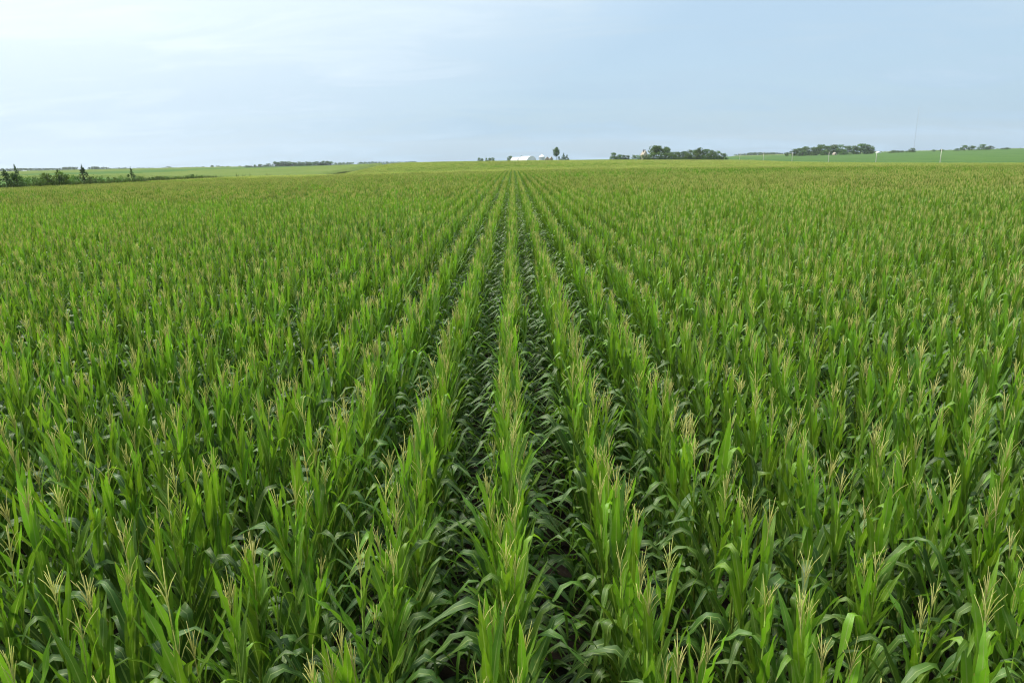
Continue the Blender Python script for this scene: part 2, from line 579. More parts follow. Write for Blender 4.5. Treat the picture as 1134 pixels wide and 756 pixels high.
def stalk_path(rng):
    bx, by = rng.uniform(-.03, .03), rng.uniform(-.03, .03)
    return [(bx * math.sin(z * 1.5), by * math.sin(z * 1.3), z) for z in (-.05, .35, .8, 1.25, 1.65, STALK_H)], [.0125, .012, .0105, .009, .007, .0045]


STALKS = [stalk_path(rngl) for _ in range(6)]


def tassel_spec(rng):
    """central spike and its side branches, as polylines from the top of the stalk"""
    br = []
    lean = rng.uniform(-.12, .12), rng.uniform(-.12, .12)
    h = rng.uniform(.25, .34)
    ax = lambda z: np.array((lean[0] * z * z / h, lean[1] * z * z / h, z))
    br.append(([ax(0), ax(.1), ax(.5 * h), ax(h)], [.0030, .0029, .0033, .0011]))
    n = rng.randint(4, 9)
    spread = rng.uniform(.25, .85)
    for k in range(n):
        z0 = .07 + .10 * k / n
        a = k * 2.4 + rng.uniform(-.4, .4)
        ln = rng.uniform(.10, .18)
        o = ax(z0)
        pts = []
        for s in (0, .33, .66, 1):
            r_ = ln * s * math.sin((.22 + .38 * s) * spread)
            pts.append(o + np.array((math.cos(a) * r_, math.sin(a) * r_, ln * s * math.cos((.22 + .38 * s) * spread))))
        br.append((pts, [.0015, .0024, .0023, .0010]))
    return br


TASS = [tassel_spec(rngl) for _ in range(12)]


def plant_spec(rng):
    """leaf list (kind, index, z, azimuth, scale), stalk index, tassel (index, azimuth)"""
    dev = rng.uniform(-1.45, 1.45)
    base = 0.0
    if rng.random() < .5:
        base += math.pi
    out = []
    z = rng.uniform(.30, .42)
    k = 0
    while z < 1.99:
        kd = 'low' if z < .62 else 'mid' if z < 1.38 else 'upper' if z < 1.76 else 'flag'
        az = base + dev * (.5 if kd in ('low', 'mid') else 1.0) + math.pi * (k % 2) + rng.gauss(0, .28)
        out.append((kd, rng.randrange(NV[kd]), z, az, rng.uniform(.88, 1.12)))
        z += (rng.uniform(.080, .110) if z < .62 else rng.uniform(.100, .140)) if z < 1.4 else rng.uniform(.072, .105)
        k += 1
    return out, rng.randrange(len(STALKS)), (rng.randrange(len(TASS)), rng.uniform(0, 6.28))


def rotz(v, a):
    c, s = math.cos(a), math.sin(a)
    return np.column_stack((v[:, 0] * c - v[:, 1] * s, v[:, 0] * s + v[:, 1] * c, v[:, 2]))


def stalk_off(si, z):
    pts = np.array(STALKS[si][0])
    return np.array((np.interp(z, pts[:, 2], pts[:, 0]), np.interp(z, pts[:, 2], pts[:, 1]), z))


def add_plant(mb, spec, lod, off=(0, 0, 0), scl=1.0, rot=0.0, lean=(0, 0), tassel=True):
    leaves, si, (ti, ta) = spec
    tmp = MB()
    for kd, li, z, az, s in leaves:
        if lod == 2 and z < .7:
            continue
        hi = LEAF[kd][li]
        V, F, UV = hi[lod]
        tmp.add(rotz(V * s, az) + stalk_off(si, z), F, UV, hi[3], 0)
    if lod < 2:
        tmp.tube(STALKS[si][0], STALKS[si][1], 5 if lod == 0 else 3, 0, 1)
    top = stalk_off(si, STALK_H)
    for k, (pts, rad) in enumerate(TASS[ti] if tassel else []):
        P = rotz(np.array(pts), ta) + top
        if lod == 0:
            tmp.tube(P, rad, 3, 0, 2)
        elif lod == 1:
            tmp.tube(P[[0, 2, 3]], [rad[0] * 1.3, rad[2] * 3.0, rad[3] * 2.4], 3, 0, 2, False)
        elif k % 3 != 2:
            a, b, c = P[0], P[2], P[3]
            w = np.array((.0052, 0, 0)) if k % 4 else np.array((0, .0052, 0))
            w = np.array((.0102, 0.001, 0))
            tmp.add([a - w, a + w, b + w, b - w, c], [(0, 1, 2, 3), (3, 2, 4)], None, 0, 2)
    v = np.concatenate(tmp.v)
    v = rotz(v * scl, rot)
    v[:, 0] += lean[0] * v[:, 2]
    v[:, 1] += lean[1] * v[:, 2]
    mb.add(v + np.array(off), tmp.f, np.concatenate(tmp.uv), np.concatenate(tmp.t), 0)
    mb.m[-len(tmp.f):] = tmp.m


# ------------------------------------------------------------------ corn: where every plant stands
ROW, STEP, X0 = 0.76, 0.150, -0.075
XMIN, XMAX, YEND = -93.0, 243.0, 785.0
rnp = np.random.default_rng(5)
rp = random.Random(77)

PTS = []                                     # x, y, z, variant, rx, ry, rz, scale
N1, N2, N3 = 28, 16, 10
T1, T2, T3 = 20, 9, 6                        # of which the first are in full tassel, the rest still late


def late(x, y):
    """share of plants that have not tasselled yet: late, lusher patches of the field"""
    v = 0.0
    for cx_, cy2, rx, ry, w in ((48, 112, 46, 24, .95), (95, 150, 40, 22, .7), (-62, 62, 36, 18, .6), (-28, 34, 16, 9, .5), (30, 30, 14, 7, .5),
                                (-80, 165, 30, 16, .6), (130, 260, 70, 26, .6), (20, 420, 60, 30, .6), (-40, 560, 50, 24, .6), (70, 620, 80, 26, .5)):
        v += w * math.exp(-((x - cx_) / rx) ** 2 - ((y - cy2) / ry) ** 2)
    v += .22 * math.sin(x * .071 + 1.3 * math.sin(y * .043)) * math.sin(y * .052 + x * .013)
    return min(max(v + .05, 0.0), .95)


def pick(n, t, x, y):
    return t + rp.randrange(n - t) if rp.random() < late(x, y) else rp.randrange(t)


                      # variants: single plant, stretch of a row, block of rows
NEAR = 46.0
cand = []
for k in range(int((-NEAR - 14) / ROW), int((NEAR + 14) / ROW) + 1):
    x = X0 + ROW * k
    y = -8.0 + rnp.uniform(0, STEP)
    ys = []
    while y < NEAR:
        ys.append(y)
        y += STEP * rnp.uniform(.72, 1.28)
    ys = np.array(ys)
    ys = ys[abs(x) < 1.0 * ys + 13]
    ys = ys[rnp.random(len(ys)) > .018]
    for yy in ys:
        cand.append((k, x + rnp.normal(0, .022), yy))
cand_a = np.array(cand)
gz = ground(cand_a[:, 1], cand_a[:, 2])
# the 300 plants that show largest: tops inside the frame and nearest the lens
top = np.column_stack((cand_a[:, 1], cand_a[:, 2], gz + 1.9)) - CAM
dz = top @ f0
pu = 567 + 756 * (top @ rgt) / np.maximum(dz, .01)
pv = 378 - 756 * (top @ upv) / np.maximum(dz, .01)
vis = (dz > .8) & (pu > -20) & (pu < 1154) & (pv < 790) & (pv > 0)
dist = np.linalg.norm(top, axis=1)
order = np.argsort(np.where(vis, dist, 1e9))
SINGLE = order[:300]
single_set = set(SINGLE.tolist())

for i in range(len(cand)):
    if i in single_set:
        continue
    k, x, yy = cand[i]
    PTS.append((x, yy, gz[i], pick(N1, T1, x, yy), rp.gauss(0, .035), rp.gauss(0, .035),
                (math.pi if rp.random() < .5 else 0), rp.gauss(1.0, .035)))

SEG = 8 * STEP
kk = np.arange(int(XMIN / ROW), int(XMAX / ROW) + 1)
yy = np.arange(NEAR, 230.0, SEG)
BLK_Y, BLK_K = 20 * STEP, 4
k0 = int(XMIN / ROW)
edge = NEAR + SEG * rnp.integers(95, 140, 200)      # where, column by column, stretches give way to blocks
KX, SY = np.meshgrid(kk, yy)
KX, SY = KX.ravel(), SY.ravel()
x = X0 + ROW * KX
m = (np.abs(x) < SY * 1.0 + 10) & (SY < edge[(KX - k0) // BLK_K] - .01)
x, SY = x[m], SY[m]
z = ground(x, SY)
for a, b, c in zip(x, SY, z):
    fl = rp.random() < .5
    PTS.append((a, b + SEG / 2, c, N1 + pick(N2, T2, a, b), 0, 0, math.pi if fl else 0, rp.gauss(1.0, .03)))
kk = np.arange(k0, int(XMAX / ROW) - 3, BLK_K)
yy = np.arange(0, YEND, BLK_Y)
KX, SY = np.meshgrid(kk, yy)
SY = SY + edge[(KX - k0) // BLK_K]
KX, SY = KX.ravel(), SY.ravel()
KX, SY = KX[SY < YEND], SY[SY < YEND]
x = X0 + ROW * (KX + 1.5)
m = (np.abs(x) < SY * 0.95 + 10)
x, SY = x[m], SY[m] + BLK_Y / 2
z = ground(x, SY)
for a, b, c in zip(x, SY, z):
    a += rp.uniform(-.4, .4) if b > 215 else 0
    PTS.append((a, b, c, N1 + N2 + pick(N3, T3, a, b), 0, 0, math.pi if rp.random() < .5 else 0, rp.gauss(1.0, .025)))

# source meshes for the mass of the crop
src = bpy.data.collections.new('corn_sources')
MATS = [M_LEAF, M_STALK, M_TASSEL]
rv = random.Random(303)
idx = 0


def add_src(mb, nm):
    global idx
    o = bpy.data.objects.new('%03d_%s' % (idx, nm), mb.mesh(nm, MATS))
    src.objects.link(o)
    idx += 1


for i in range(N1):
    mb = MB()
    add_plant(mb, plant_spec(rv), 0, tassel=i < T1)
    add_src(mb, 'corn_plant_source')
for i in range(N2):
    mb = MB()
    for j in range(8):
        add_plant(mb, plant_spec(rv), 1, (rv.gauss(0, .025), (j - 3.5) * STEP + rv.uniform(-.03, .03), 0), rv.gauss(1, .04), 0,
                  (rv.gauss(0, .03), rv.gauss(0, .03)), tassel=i < T2 or rv.random() < .15)
    add_src(mb, 'corn_row_source')
for i in range(N3):
    mb = MB()
    for r_ in range(BLK_K):
        for j in range(20):
            add_plant(mb, plant_spec(rv), 2, ((r_ - 1.5) * ROW + rv.gauss(0, .025), (j - 9.5) * STEP + rv.uniform(-.03, .03), 0),
                      rv.gauss(1, .04), 0, (rv.gauss(0, .03), rv.gauss(0, .03)), tassel=i < T3 or rv.random() < .15)
    add_src(mb, 'corn_block_source')

P = np.array(PTS)
pm = bpy.data.meshes.new('corn_crop')
pm.from_pydata(P[:, :3].tolist(), [], [])
for nm, typ, arr, key in (('var', 'INT', P[:, 3].astype(np.int32), 'value'), ('scl', 'FLOAT', P[:, 7], 'value'),
                          ('rot', 'FLOAT_VECTOR', P[:, 4:7].ravel(), 'vector')):
    a_ = pm.attributes.new(nm, typ, 'POINT')
    a_.data.foreach_set(key, arr)
crop = link('corn_crop', pm)
tag(crop, 'dense crop of tasselled corn filling the whole field in straight rows', 'corn crop', kind='stuff')
ng = bpy.data.node_groups.new('corn_crop', 'GeometryNodeTree')
ng.interface.new_socket('Geometry', in_out='INPUT', socket_type='NodeSocketGeometry')
ng.interface.new_socket('Geometry', in_out='OUTPUT', socket_type='NodeSocketGeometry')
gi, go = N(ng, 'NodeGroupInput'), N(ng, 'NodeGroupOutput')
ci = N(ng, 'GeometryNodeCollectionInfo')
ci.inputs['Collection'].default_value = src
ci.inputs['Separate Children'].default_value = True
ci.inputs['Reset Children'].default_value = True
iop = N(ng, 'GeometryNodeInstanceOnPoints')
iop.inputs['Pick Instance'].default_value = True


def named(nm, typ):
    n = N(ng, 'GeometryNodeInputNamedAttribute', data_type=typ)
    n.inputs['Name'].default_value = nm
    return [o_ for o_ in n.outputs if o_.name == 'Attribute' and o_.enabled][0]


L(ng, gi.outputs[0], iop.inputs['Points'])
L(ng, ci.outputs[0], iop.inputs['Instance'])
L(ng, named('var', 'INT'), iop.inputs['Instance Index'])
e2r = N(ng, 'FunctionNodeEulerToRotation')
L(ng, named('rot', 'FLOAT_VECTOR'), e2r.inputs[0])
L(ng, e2r.outputs[0], iop.inputs['Rotation'])
L(ng, named('scl', 'FLOAT'), iop.inputs['Scale'])
L(ng, iop.outputs[0], go.inputs[0])
md = crop.modifiers.new('crop', 'NODES')
md.node_group = ng

# ------------------------------------------------------------------ corn: the nearest plants, one by one
leaf_me = {}
for kd in NV:
    for i, (hi, _, _, tone) in enumerate(LEAF[kd]):
        mb = MB()
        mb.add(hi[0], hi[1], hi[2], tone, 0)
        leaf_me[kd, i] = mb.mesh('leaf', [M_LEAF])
stalk_me, tass_me = [], []
for pts, rad in STALKS:
    mb = MB()
    mb.tube(pts, rad, 6)
    stalk_me.append(mb.mesh('stalk', [M_STALK]))
for br in TASS:
    mb = MB()
    for pts, rad in br:
        mb.tube(pts, rad, 3)
    tass_me.append(mb.mesh('tassel', [M_TASSEL]))
ORD = ['', 'first', 'second', 'third', 'fourth', 'fifth', 'sixth', 'seventh', 'eighth', 'ninth', 'tenth', 'eleventh', 'twelfth', 'thirteenth']
rs = random.Random(909)
kd_ = (pu - 985) ** 2 + (pv - 655) ** 2
SNAP = min(SINGLE, key=lambda q: kd_[q])
LEANER = min(SINGLE, key=lambda q: (pu[q] - 300) ** 2 + (pv[q] - 640) ** 2)


def snapped_leaf():
    nseg, V, UV = 12, [], []
    p = np.zeros(3)
    for i in range(nseg + 1):
        t = i / nseg
        th = R(14) if t < .30 else R(60) if t < .34 else R(150) if t < .42 else R(160 - 6 * t)
        T = np.array((math.sin(th), 0, math.cos(th)))
        Nn = np.cross(T, (0, 1, 0))
        hw = .027 * ((.6 + .4 * min(t / .3, 1)) * (1 - max(t - .5, 0) / .5) ** .8 if t < 1 else .02)
        hw *= .72 if .28 < t < .45 else 1
        for q in (-1, 0, 1):
            V.append(p + np.array((0, hw * q, 0)) + Nn * (abs(q) * hw * .3))
            UV.append(((q + 1) / 2, t))
        p = p + T * (.85 / nseg)
    mb = MB()
    mb.add(V, [(i * 3 + c, i * 3 + c + 1, i * 3 + c + 4, i * 3 + c + 3) for i in range(nseg) for c in range(2)], UV, .85)
    return mb.mesh('leaf', [M_LEAF])


for i in SINGLE:
    k, x, y = cand[i]
    e = link('corn_plant', None, None, (x, y, gz[i]), (rs.gauss(0, .035), rs.gauss(0, .035), 0))
    s = rs.gauss(1.0, .05)
    e.scale = (s, s, s)
    e.empty_display_size = .1
    if k == 0:
        lab = 'tasselled green corn plant in the row running straight at the white barns'
        grp = 'corn plants of the row aimed at the white barns'
    else:
        sd = 'cedars' if k < 0 else 'leafy grove'
        lab = 'tasselled corn plant, %s row toward the %s from the row aimed at white barns' % (ORD[min(abs(k), 13)], sd)
        grp = 'corn plants of the %s row toward the %s' % (ORD[min(abs(k), 13)], sd)
    if i == SNAP:
        lab, grp = 'corn plant with one leaf snapped over sharply and hanging down straight', None
        lf = link('leaf', snapped_leaf(), e, (0, 0, 1.62), (0, 0, R(215)), (1.1, 1.1, 1.1))
        lf['label'] = 'sharply folded leaf hanging straight down'
    if i == LEANER:
        lab, grp = 'corn plant leaning far over sideways out of its row', None
        e.rotation_euler = (.03, .19, 0)
    tag(e, lab, 'corn plant', grp)
    leaves, si, (ti, ta) = plant_spec(rs)
    link('stalk', stalk_me[si], e)
    for kd, li, z, az, sl in leaves:
        link('leaf', leaf_me[kd, li], e, stalk_off(si, z), (0, 0, az), (sl, sl, sl))
    link('tassel', tass_me[ti], e, stalk_off(si, STALK_H), (0, 0, ta))


# ------------------------------------------------------------------ trees and shrubs
def leaf_cloud(mb, rng, centres, radii, n, size, squash=1.0, tone=0.0):
    for c, r in zip(centres, radii):
        d = rng.normal(0, 1, (n, 3))
        d /= np.linalg.norm(d, axis=1)[:, None]
        p = np.array(c) + d * (r * rng.uniform(.55, 1.05, (n, 1))) * np.array((1, 1, squash))
        a = rng.normal(0, 1, (n, 3)) + d * .3
        a /= np.linalg.norm(a, axis=1)[:, None]
        b = np.cross(a, rng.normal(0, 1, (n, 3)))
        b /= np.linalg.norm(b, axis=1)[:, None]
        s = size * rng.uniform(.6, 1.3, (n, 1))
        V = np.stack((p - a * s, p + b * s * .6, p + a * s, p - b * s * .6), 1).reshape(-1, 3)
        mb.add(V, [(4 * q, 4 * q + 1, 4 * q + 2, 4 * q + 3) for q in range(n)])


def proto_round(seed, trunk_h=.18, shape=1.0, leaf=.032, n=42):
    """deciduous tree of unit height and unit crown width"""
    rng = np.random.default_rng(seed)
    cr = MB()
    C, Rr = [], []
    for k in range(44):
        zz = rng.uniform(0, 1)
        env = math.sin(math.pi * ((0.30 if trunk_h < .1 else .12) + (.64 if trunk_h < .1 else .82) * zz)) ** .6
        a, q = rng.uniform(0, 6.28), math.sqrt(rng.uniform(0.05, 1)) * env * .36
        C.append((q * math.cos(a) * 1.05, q * math.sin(a) * 1.05, trunk_h + .05 + (1 - trunk_h - .13) * zz))
        Rr.append(rng.uniform(.09, .16))
    leaf_cloud(cr, rng, C, Rr, n, leaf, .85)
    tk = MB()
    bend = rng.uniform(-.03, .03)
    tk.tube([(0, 0, -.03), (bend * .3, 0, trunk_h * .6), (bend, 0, trunk_h + .2), (bend * .6, .01, .78)], [.030, .024, .016, .005], 7)
    for c in C[:7]:
        z0 = trunk_h + .06 + rng.uniform(0, .2)
        tk.tube([(bend * .6, 0, z0), (c[0] * .5, c[1] * .5, (z0 + c[2]) / 2 + .02), c], [.012, .008, .003], 5)
    return cr, tk


def proto_cedar(seed, leaf=.022):
    rng = np.random.default_rng(seed)
    cr = MB()
    C, Rr = [], []
    for k in range(60):
        zz = rng.uniform(0, 1) ** 1.5
        env = (1 - zz) ** .9 * (.44 + .1 * rng.normal())
        a = rng.uniform(0, 6.28)
        q = max(env, .01) * rng.uniform(.4, 1)
        C.append((q * math.cos(a), q * math.sin(a), .06 + zz * .86))
        Rr.append(.03 + .075 * (1 - zz))
    leaf_cloud(cr, rng, C, Rr, 26, leaf, 1.1)
    for zz in (.90, .94, .97, .985):
        leaf_cloud(cr, rng, [(rng.normal(0, .008), rng.normal(0, .008), zz)], [.018], 9, leaf * .6, 2)
    tk = MB()
    tk.tube([(0, 0, -.03), (.01, 0, .4), (0, .01, .97)], [.03, .018, .003], 6)
    for c in C[:9]:
        tk.tube([(0, 0, c[2] - .05), (c[0] * .6, c[1] * .6, c[2] - .01), c], [.008, .006, .002], 4)
    return cr, tk


def proto_shrub(seed, leaf=.035, n=34):
    rng = np.random.default_rng(seed)
    cr = MB()
    C, Rr = [], []
    for k in range(26):
        a, q, zz = rng.uniform(0, 6.28), math.sqrt(rng.uniform(0, 1)) * .40, rng.uniform(.06, 1)
        q *= math.sqrt(max(1 - zz * zz * .8, .05))
        C.append((q * math.cos(a), q * math.sin(a), zz * .86))
        Rr.append(rng.uniform(.09, .17))
    leaf_cloud(cr, rng, C, Rr, n, leaf, 1.0)
    tk = MB()
    for c in C[:6]:
        tk.tube([(0, 0, -.03), (c[0] * .4, c[1] * .4, c[2] * .5), c], [.014, .010, .003], 5)
    return cr, tk


def proto_weed(seed):
    rng = np.random.default_rng(seed)
    cr, tk = MB(), MB()
    for k in range(7):
        a, q = rng.uniform(0, 6.28), rng.uniform(.05, .4)
        h = rng.uniform(.6, 1.0)
        p1 = (q * math.cos(a), q * math.sin(a), h)
        tk.tube([(p1[0] * .3, p1[1] * .3, -.02), (p1[0] * .7, p1[1] * .7, h * .5), p1], [.012, .009, .003], 4)
        leaf_cloud(cr, rng, [(p1[0] * f_, p1[1] * f_, h * f_) for f_ in (.35, .55, .75, .92)], [.13, .12, .10, .07], 14, .04, 1.2)
    return cr, tk


def as_mesh(pair, fol, nm):
    return pair[0].mesh(nm + '_crown', [fol]), pair[1].mesh(nm + '_trunk', [M_BARK])


ROUND = [as_mesh(proto_round(100 + i, trunk_h=.02), M_FOL, 'round') for i in range(5)]
TALL = [as_mesh(proto_round(140 + i, trunk_h=.42, n=50), M_FOL, 'tall') for i in range(2)]
CONE = [as_mesh(proto_cedar(160 + i, .03), M_FOLDK, 'cone') for i in range(2)]
CEDAR = [as_mesh(proto_cedar(180 + i, .020), M_FOLDK, 'cedar') for i in range(3)]
SHRUB = [as_mesh(proto_shrub(200 + i), M_SHRUB, 'shrub') for i in range(4)]
DSHRUB = [as_mesh(proto_shrub(220 + i), M_FOL, 'dshrub') for i in range(3)]
WEED = [as_mesh(proto_weed(240 + i), M_WEED, 'weed') for i in range(3)]
rt = random.Random(4242)
tcount = [0]


def plant(kind, nm, px, ytop, wpx, label, cat, group=None, Y=None, X=None, hmin=1.5, dy=0.0):
    x, y, gz_, h = spot(px, ytop, Y=Y + dy if Y is not None else None, X=X)
    h = max(h, hmin)
    w = wpx * (2.6 if kind is CEDAR else 1.7 if kind is CONE or kind is SHRUB or kind is DSHRUB else 1.45) * y / 756.0
    tcount[0] += 1
    cr, tk = kind[tcount[0] % len(kind)]
    e = link(nm, None, None, (x, y, gz_ - .05), (0, 0, rt.uniform(0, 6.28)), (w, w, h))
    tag(e, label, cat, group)
    link('crown', cr, e)
    link('stems' if kind in (SHRUB, DSHRUB, WEED) else 'trunk', tk, e)
    return e


HX = -98.5
# hedgerow along the far edge of the field
for px, yt, w, lab in ((15, 181, 12, 'slender dark cedar rising above the dense bushes at the hedgerow end'),
                       (90, 182, 15, 'tall pointed dark cedar in the middle of the hedgerow'),
                       (144, 184.5, 10, 'narrow dark cedar with a thin spire further along the hedgerow'),
                       (63, 186, 9, 'small cedar with a bent tip poking out of the shrub mass')):
    plant(CEDAR, 'cedar_tree', px, yt, w, lab, 'cedar', X=HX + rt.uniform(-1, 1))
plant(CEDAR, 'cedar_tree', 4, 186.5, 17, 'broad bushy cedar at the end of the hedgerow', 'cedar', X=HX)
plant(CEDAR, 'cedar_tree', -8, 185, 18, 'broad bushy cedar just beyond the hedgerow end', 'cedar', X=HX)
for i, (px, yt, w) in enumerate(((24, 193, 12), (32, 197, 12), (38, 195, 9), (48, 191, 14), (56, 190.5, 15), (66, 190, 13), (75, 192, 11), (82, 194, 10),
                                 (103, 194, 11), (111, 196, 9), (118, 195.5, 8), (155, 195, 9), (163, 196, 8), (-22, 192, 14), (12, 192, 14), (18, 194, 12), (43, 193, 12), (70, 193, 12), (95, 195, 12), (127, 196.5, 9), (138, 196, 9), (149, 196.5, 9), (168, 196.5, 8), (179, 196.5, 8))):
    plant(SHRUB, 'shrub', px, yt - 1.6, w, 'mid green leafy shrub among the cedars of the hedgerow', 'shrub', 'leafy shrubs of the hedgerow', X=HX + rt.uniform(-1.5, 1), hmin=3.6)
for px, yt, w in ((132, 193, 11), (123, 196, 6), (173, 193.5, 11)):
    plant(DSHRUB, 'shrub', px, yt, w, 'dark rounded shrub beside the narrow spired cedar', 'shrub', 'dark shrubs of the hedgerow', X=HX + rt.uniform(-1, 1))
for px, yt, w in ((185, 195.5, 8), (196, 195, 8), (206, 195.5, 9), (213, 193, 13), (222, 195, 7)):
    plant(SHRUB, 'shrub', px, yt - 1.5, w, 'low green shrub at the thin tail of the hedgerow', 'shrub', 'shrubs at the hedgerow tail', X=HX + rt.uniform(-1, 1))
for px, yt, w in ((236, 195, 5), (262, 191.5, 3), (270, 192.5, 4), (277, 191.5, 2.5), (295, 191.5, 3), (299, 192, 2.5), (320, 193, 3)):
    plant(WEED, 'tall_weed', px, yt, w, 'tall weed clump on the fence line past the last shrub', 'weed', 'weeds on the fence line', X=HX + rt.uniform(-.6, .6))


# rank grass and weeds filling the fence line
def verge():
    rng = np.random.default_rng(31)
    mb = MB()
    n = 26000
    y = rng.uniform(40, 420, n)
    x = HX + rng.normal(0, 1.6, n)
    z = ground(x, y)
    h = rng.uniform(.7, 2.3, n) * np.where(y < 230, 1.45, 1.05)
    a = rng.uniform(0, 6.28, n)
    w = rng.uniform(.05, .12, n)
    dx, dy = np.cos(a) * w, np.sin(a) * w
    lx, ly = rng.normal(0, .25, n), rng.normal(0, .25, n)
    V = np.stack((np.column_stack((x - dx, y - dy, z)), np.column_stack((x + dx, y + dy, z)),
                  np.column_stack((x + dx + lx * .5, y + dy + ly * .5, z + h * .6)), np.column_stack((x - dx + lx * .5, y - dy + ly * .5, z + h * .6)),
                  np.column_stack((x + lx, y + ly, z + h))), 1).reshape(-1, 3)
    F = []
    for q in range(n):
        F += [(5 * q, 5 * q + 1, 5 * q + 2, 5 * q + 3), (5 * q + 3, 5 * q + 2, 5 * q + 4)]
    mb.add(V, F)
    tag(link('verge_weeds', mb.mesh('verge_weeds', [M_WEED])), 'rank grass and weeds along the fence line under the hedgerow', 'weeds', kind='stuff')


verge()

# grove with the cream house
GY = 812
for px, yt, w in ((679.5, 169, 8), (686, 171, 7), (690, 171.5, 7), (695, 171.8, 6)):
    plant(ROUND, 'grove_tree', px, yt, w, 'small dark tree at the open end of the house grove', 'tree', 'trees at the open end of the house grove', Y=GY - 6)
for px, yt, w in ((702, 170.8, 6), (707, 170.6, 6), (711.5, 171, 6), (715.5, 170.8, 6), (719.5, 170.3, 6)):
    plant(SHRUB, 'grove_shrub', px, yt, w, 'green bush hiding the lower wall of the cream house', 'bush', 'bushes before the cream house', Y=GY - 12)
plant(TALL, 'grove_tree', 727, 160.8, 15, 'tallest spreading tree standing right beside the cream house', 'tree', Y=GY + 14)
plant(TALL, 'grove_tree', 738, 162.8, 8.5, 'tall narrow tree next to the tallest tree of the house grove', 'tree', Y=GY + 16)
for px, yt, w, d in ((723, 168.5, 9, 0), (730, 168, 9, -3), (737, 168.8, 9, 2), (744, 168.2, 9, -2), (750, 168, 9, 3), (757, 167.3, 10, 0),
                     (764, 165.8, 10, 4), (770, 165.5, 9, 10), (775, 163.6, 10, 5), (782, 165, 11, 3), (789, 166, 10, -2), (795, 167, 10, 4), (801, 169.3, 9, 0),
                     (762, 170, 9, -9), (772, 169.5, 9, -9), (747, 171, 8, -9), (784, 170, 9, -9)):
    plant(ROUND, 'grove_tree', px, yt, w, 'leafy dark green tree in the dense mass of the house grove', 'tree', 'trees in the dense mass of the house grove', Y=GY, dy=d)

# grove standing in the soybeans
for px, yt, w, d in ((872, 168.6, 4, 0), (880, 165, 9, 0), (886, 164, 10, 8), (893, 162, 11, 4), (900, 163.2, 10, -6), (904, 162.4, 11, 8), (910, 160, 12, 12), (917, 161.5, 10, 0),
                     (923, 160, 12, 10), (931, 160, 12, 4), (939, 161.2, 11, -2), (946, 161.5, 10, 8), (954, 159, 13, 6), (961, 160, 12, 0), (965, 163, 8, 4),
                     (889, 166.5, 8, -14), (913, 166.5, 8, -14), (935, 166, 9, -14)):
    plant(ROUND, 'wood_tree', px, yt, w, 'dark tree in the long grove standing behind the soybeans', 'tree', 'trees of the long grove behind the soybeans', Y=1345, dy=d, hmin=5)
plant(DSHRUB, 'field_bush', 901, 168.6, 5, 'round dark bush in front of the long grove at the soybean edge', 'bush', Y=1325)
for px, yt, w in ((985.5, 168.2, 5), (989.5, 166.2, 6), (995, 166.8, 6), (999, 166.8, 5), (1004, 167, 3)):
    plant(ROUND, 'far_tree', px, yt, w, 'small dark tree in the short clump beside the radio mast', 'tree', 'trees of the short clump by the mast', Y=1420)
plant(ROUND, 'far_tree', 1010.3, 163.8, 7, 'round dark tree standing alone right under the radio mast', 'tree', Y=1400)
for px, yt, w in ((1034, 165.6, 4), (1043, 165.4, 5), (1060, 164.4, 6), (1115, 163.4, 7), (1111, 163.8, 5)):
    plant(ROUND, 'far_tree', px, yt, w, 'low flat topped bushy tree on the rise beyond the soybeans', 'tree', 'low trees on the rise', Y=1400)
for px, yt, w in ((1068.6, 160.6, 7.5), (1076.6, 161.4, 7.5), (1088.4, 159.8, 9), (1097, 161.4, 7.5)):
    plant(ROUND, 'far_tree', px, yt, w, 'round crowned tree on the rise beyond the soybeans', 'tree', 'round trees on the rise', Y=1400)

# lone tree and what stands by the barns
plant(TALL, 'lone_tree', 616, 163.2, 6.2, 'lone tall tree with a bare trunk and round crown near the barns', 'tree', Y=905)
plant(CONE, 'conifer', 624.2, 169, 6, 'dark pointed conifer beside the lone tall tree', 'conifer', Y=905)
plant(CONE, 'conifer', 628, 170.8, 4.5, 'smaller dark conifer leaning against the pointed one', 'conifer', Y=908)
plant(DSHRUB, 'bush', 619, 172.6, 2.6, 'tiny dark bush between the lone tree and the conifers', 'bush', Y=902)
plant(ROUND, 'barn_tree', 565, 172.6, 6, 'grey green tree behind the lower white barn', 'tree', Y=990)
plant(ROUND, 'barn_tree', 577.4, 172.4, 2.6, 'small dark tree showing between the two white barns', 'tree', Y=1000)
for px, yt, w in ((530.5, 174.4, 4), (533.5, 175.2, 3.5), (538.5, 174.8, 3), (542, 174.8, 4.5), (545.5, 174.4, 4.5)):
    plant(ROUND, 'far_tree', px, yt, w, 'dark rounded tree on the crest past the barns', 'tree', 'trees on the crest past the barns', Y=1250, hmin=4)

# windbreak and single trees before it
for i in range(17):
    px = 304.5 + i * 3.85
    plant(ROUND, 'windbreak_tree', px, 179.5 + rt.uniform(-.9, .9) - (1.1 if i in (14, 15) else 0), 6.2, 'dark tree in the long straight windbreak beyond the soybeans', 'tree',
          'trees of the long windbreak', Y=1500, dy=rt.uniform(-4, 4), hmin=5)
for px, yt, w in ((225, 185, 4), (235, 183, 4), (241, 183.4, 5), (246, 184.4, 5), (253, 184.4, 5), (265.5, 184.4, 5), (273, 183.2, 5.5), (277, 183.5, 5),
                  (282, 182.2, 3), (288, 181.8, 5.5), (297, 181.2, 6.5), (293, 182.5, 4)):
    plant(ROUND, 'far_tree', px, yt, w, 'small dark tree strung out past the end of the windbreak', 'tree', 'trees strung out past the windbreak', Y=1600, hmin=4)


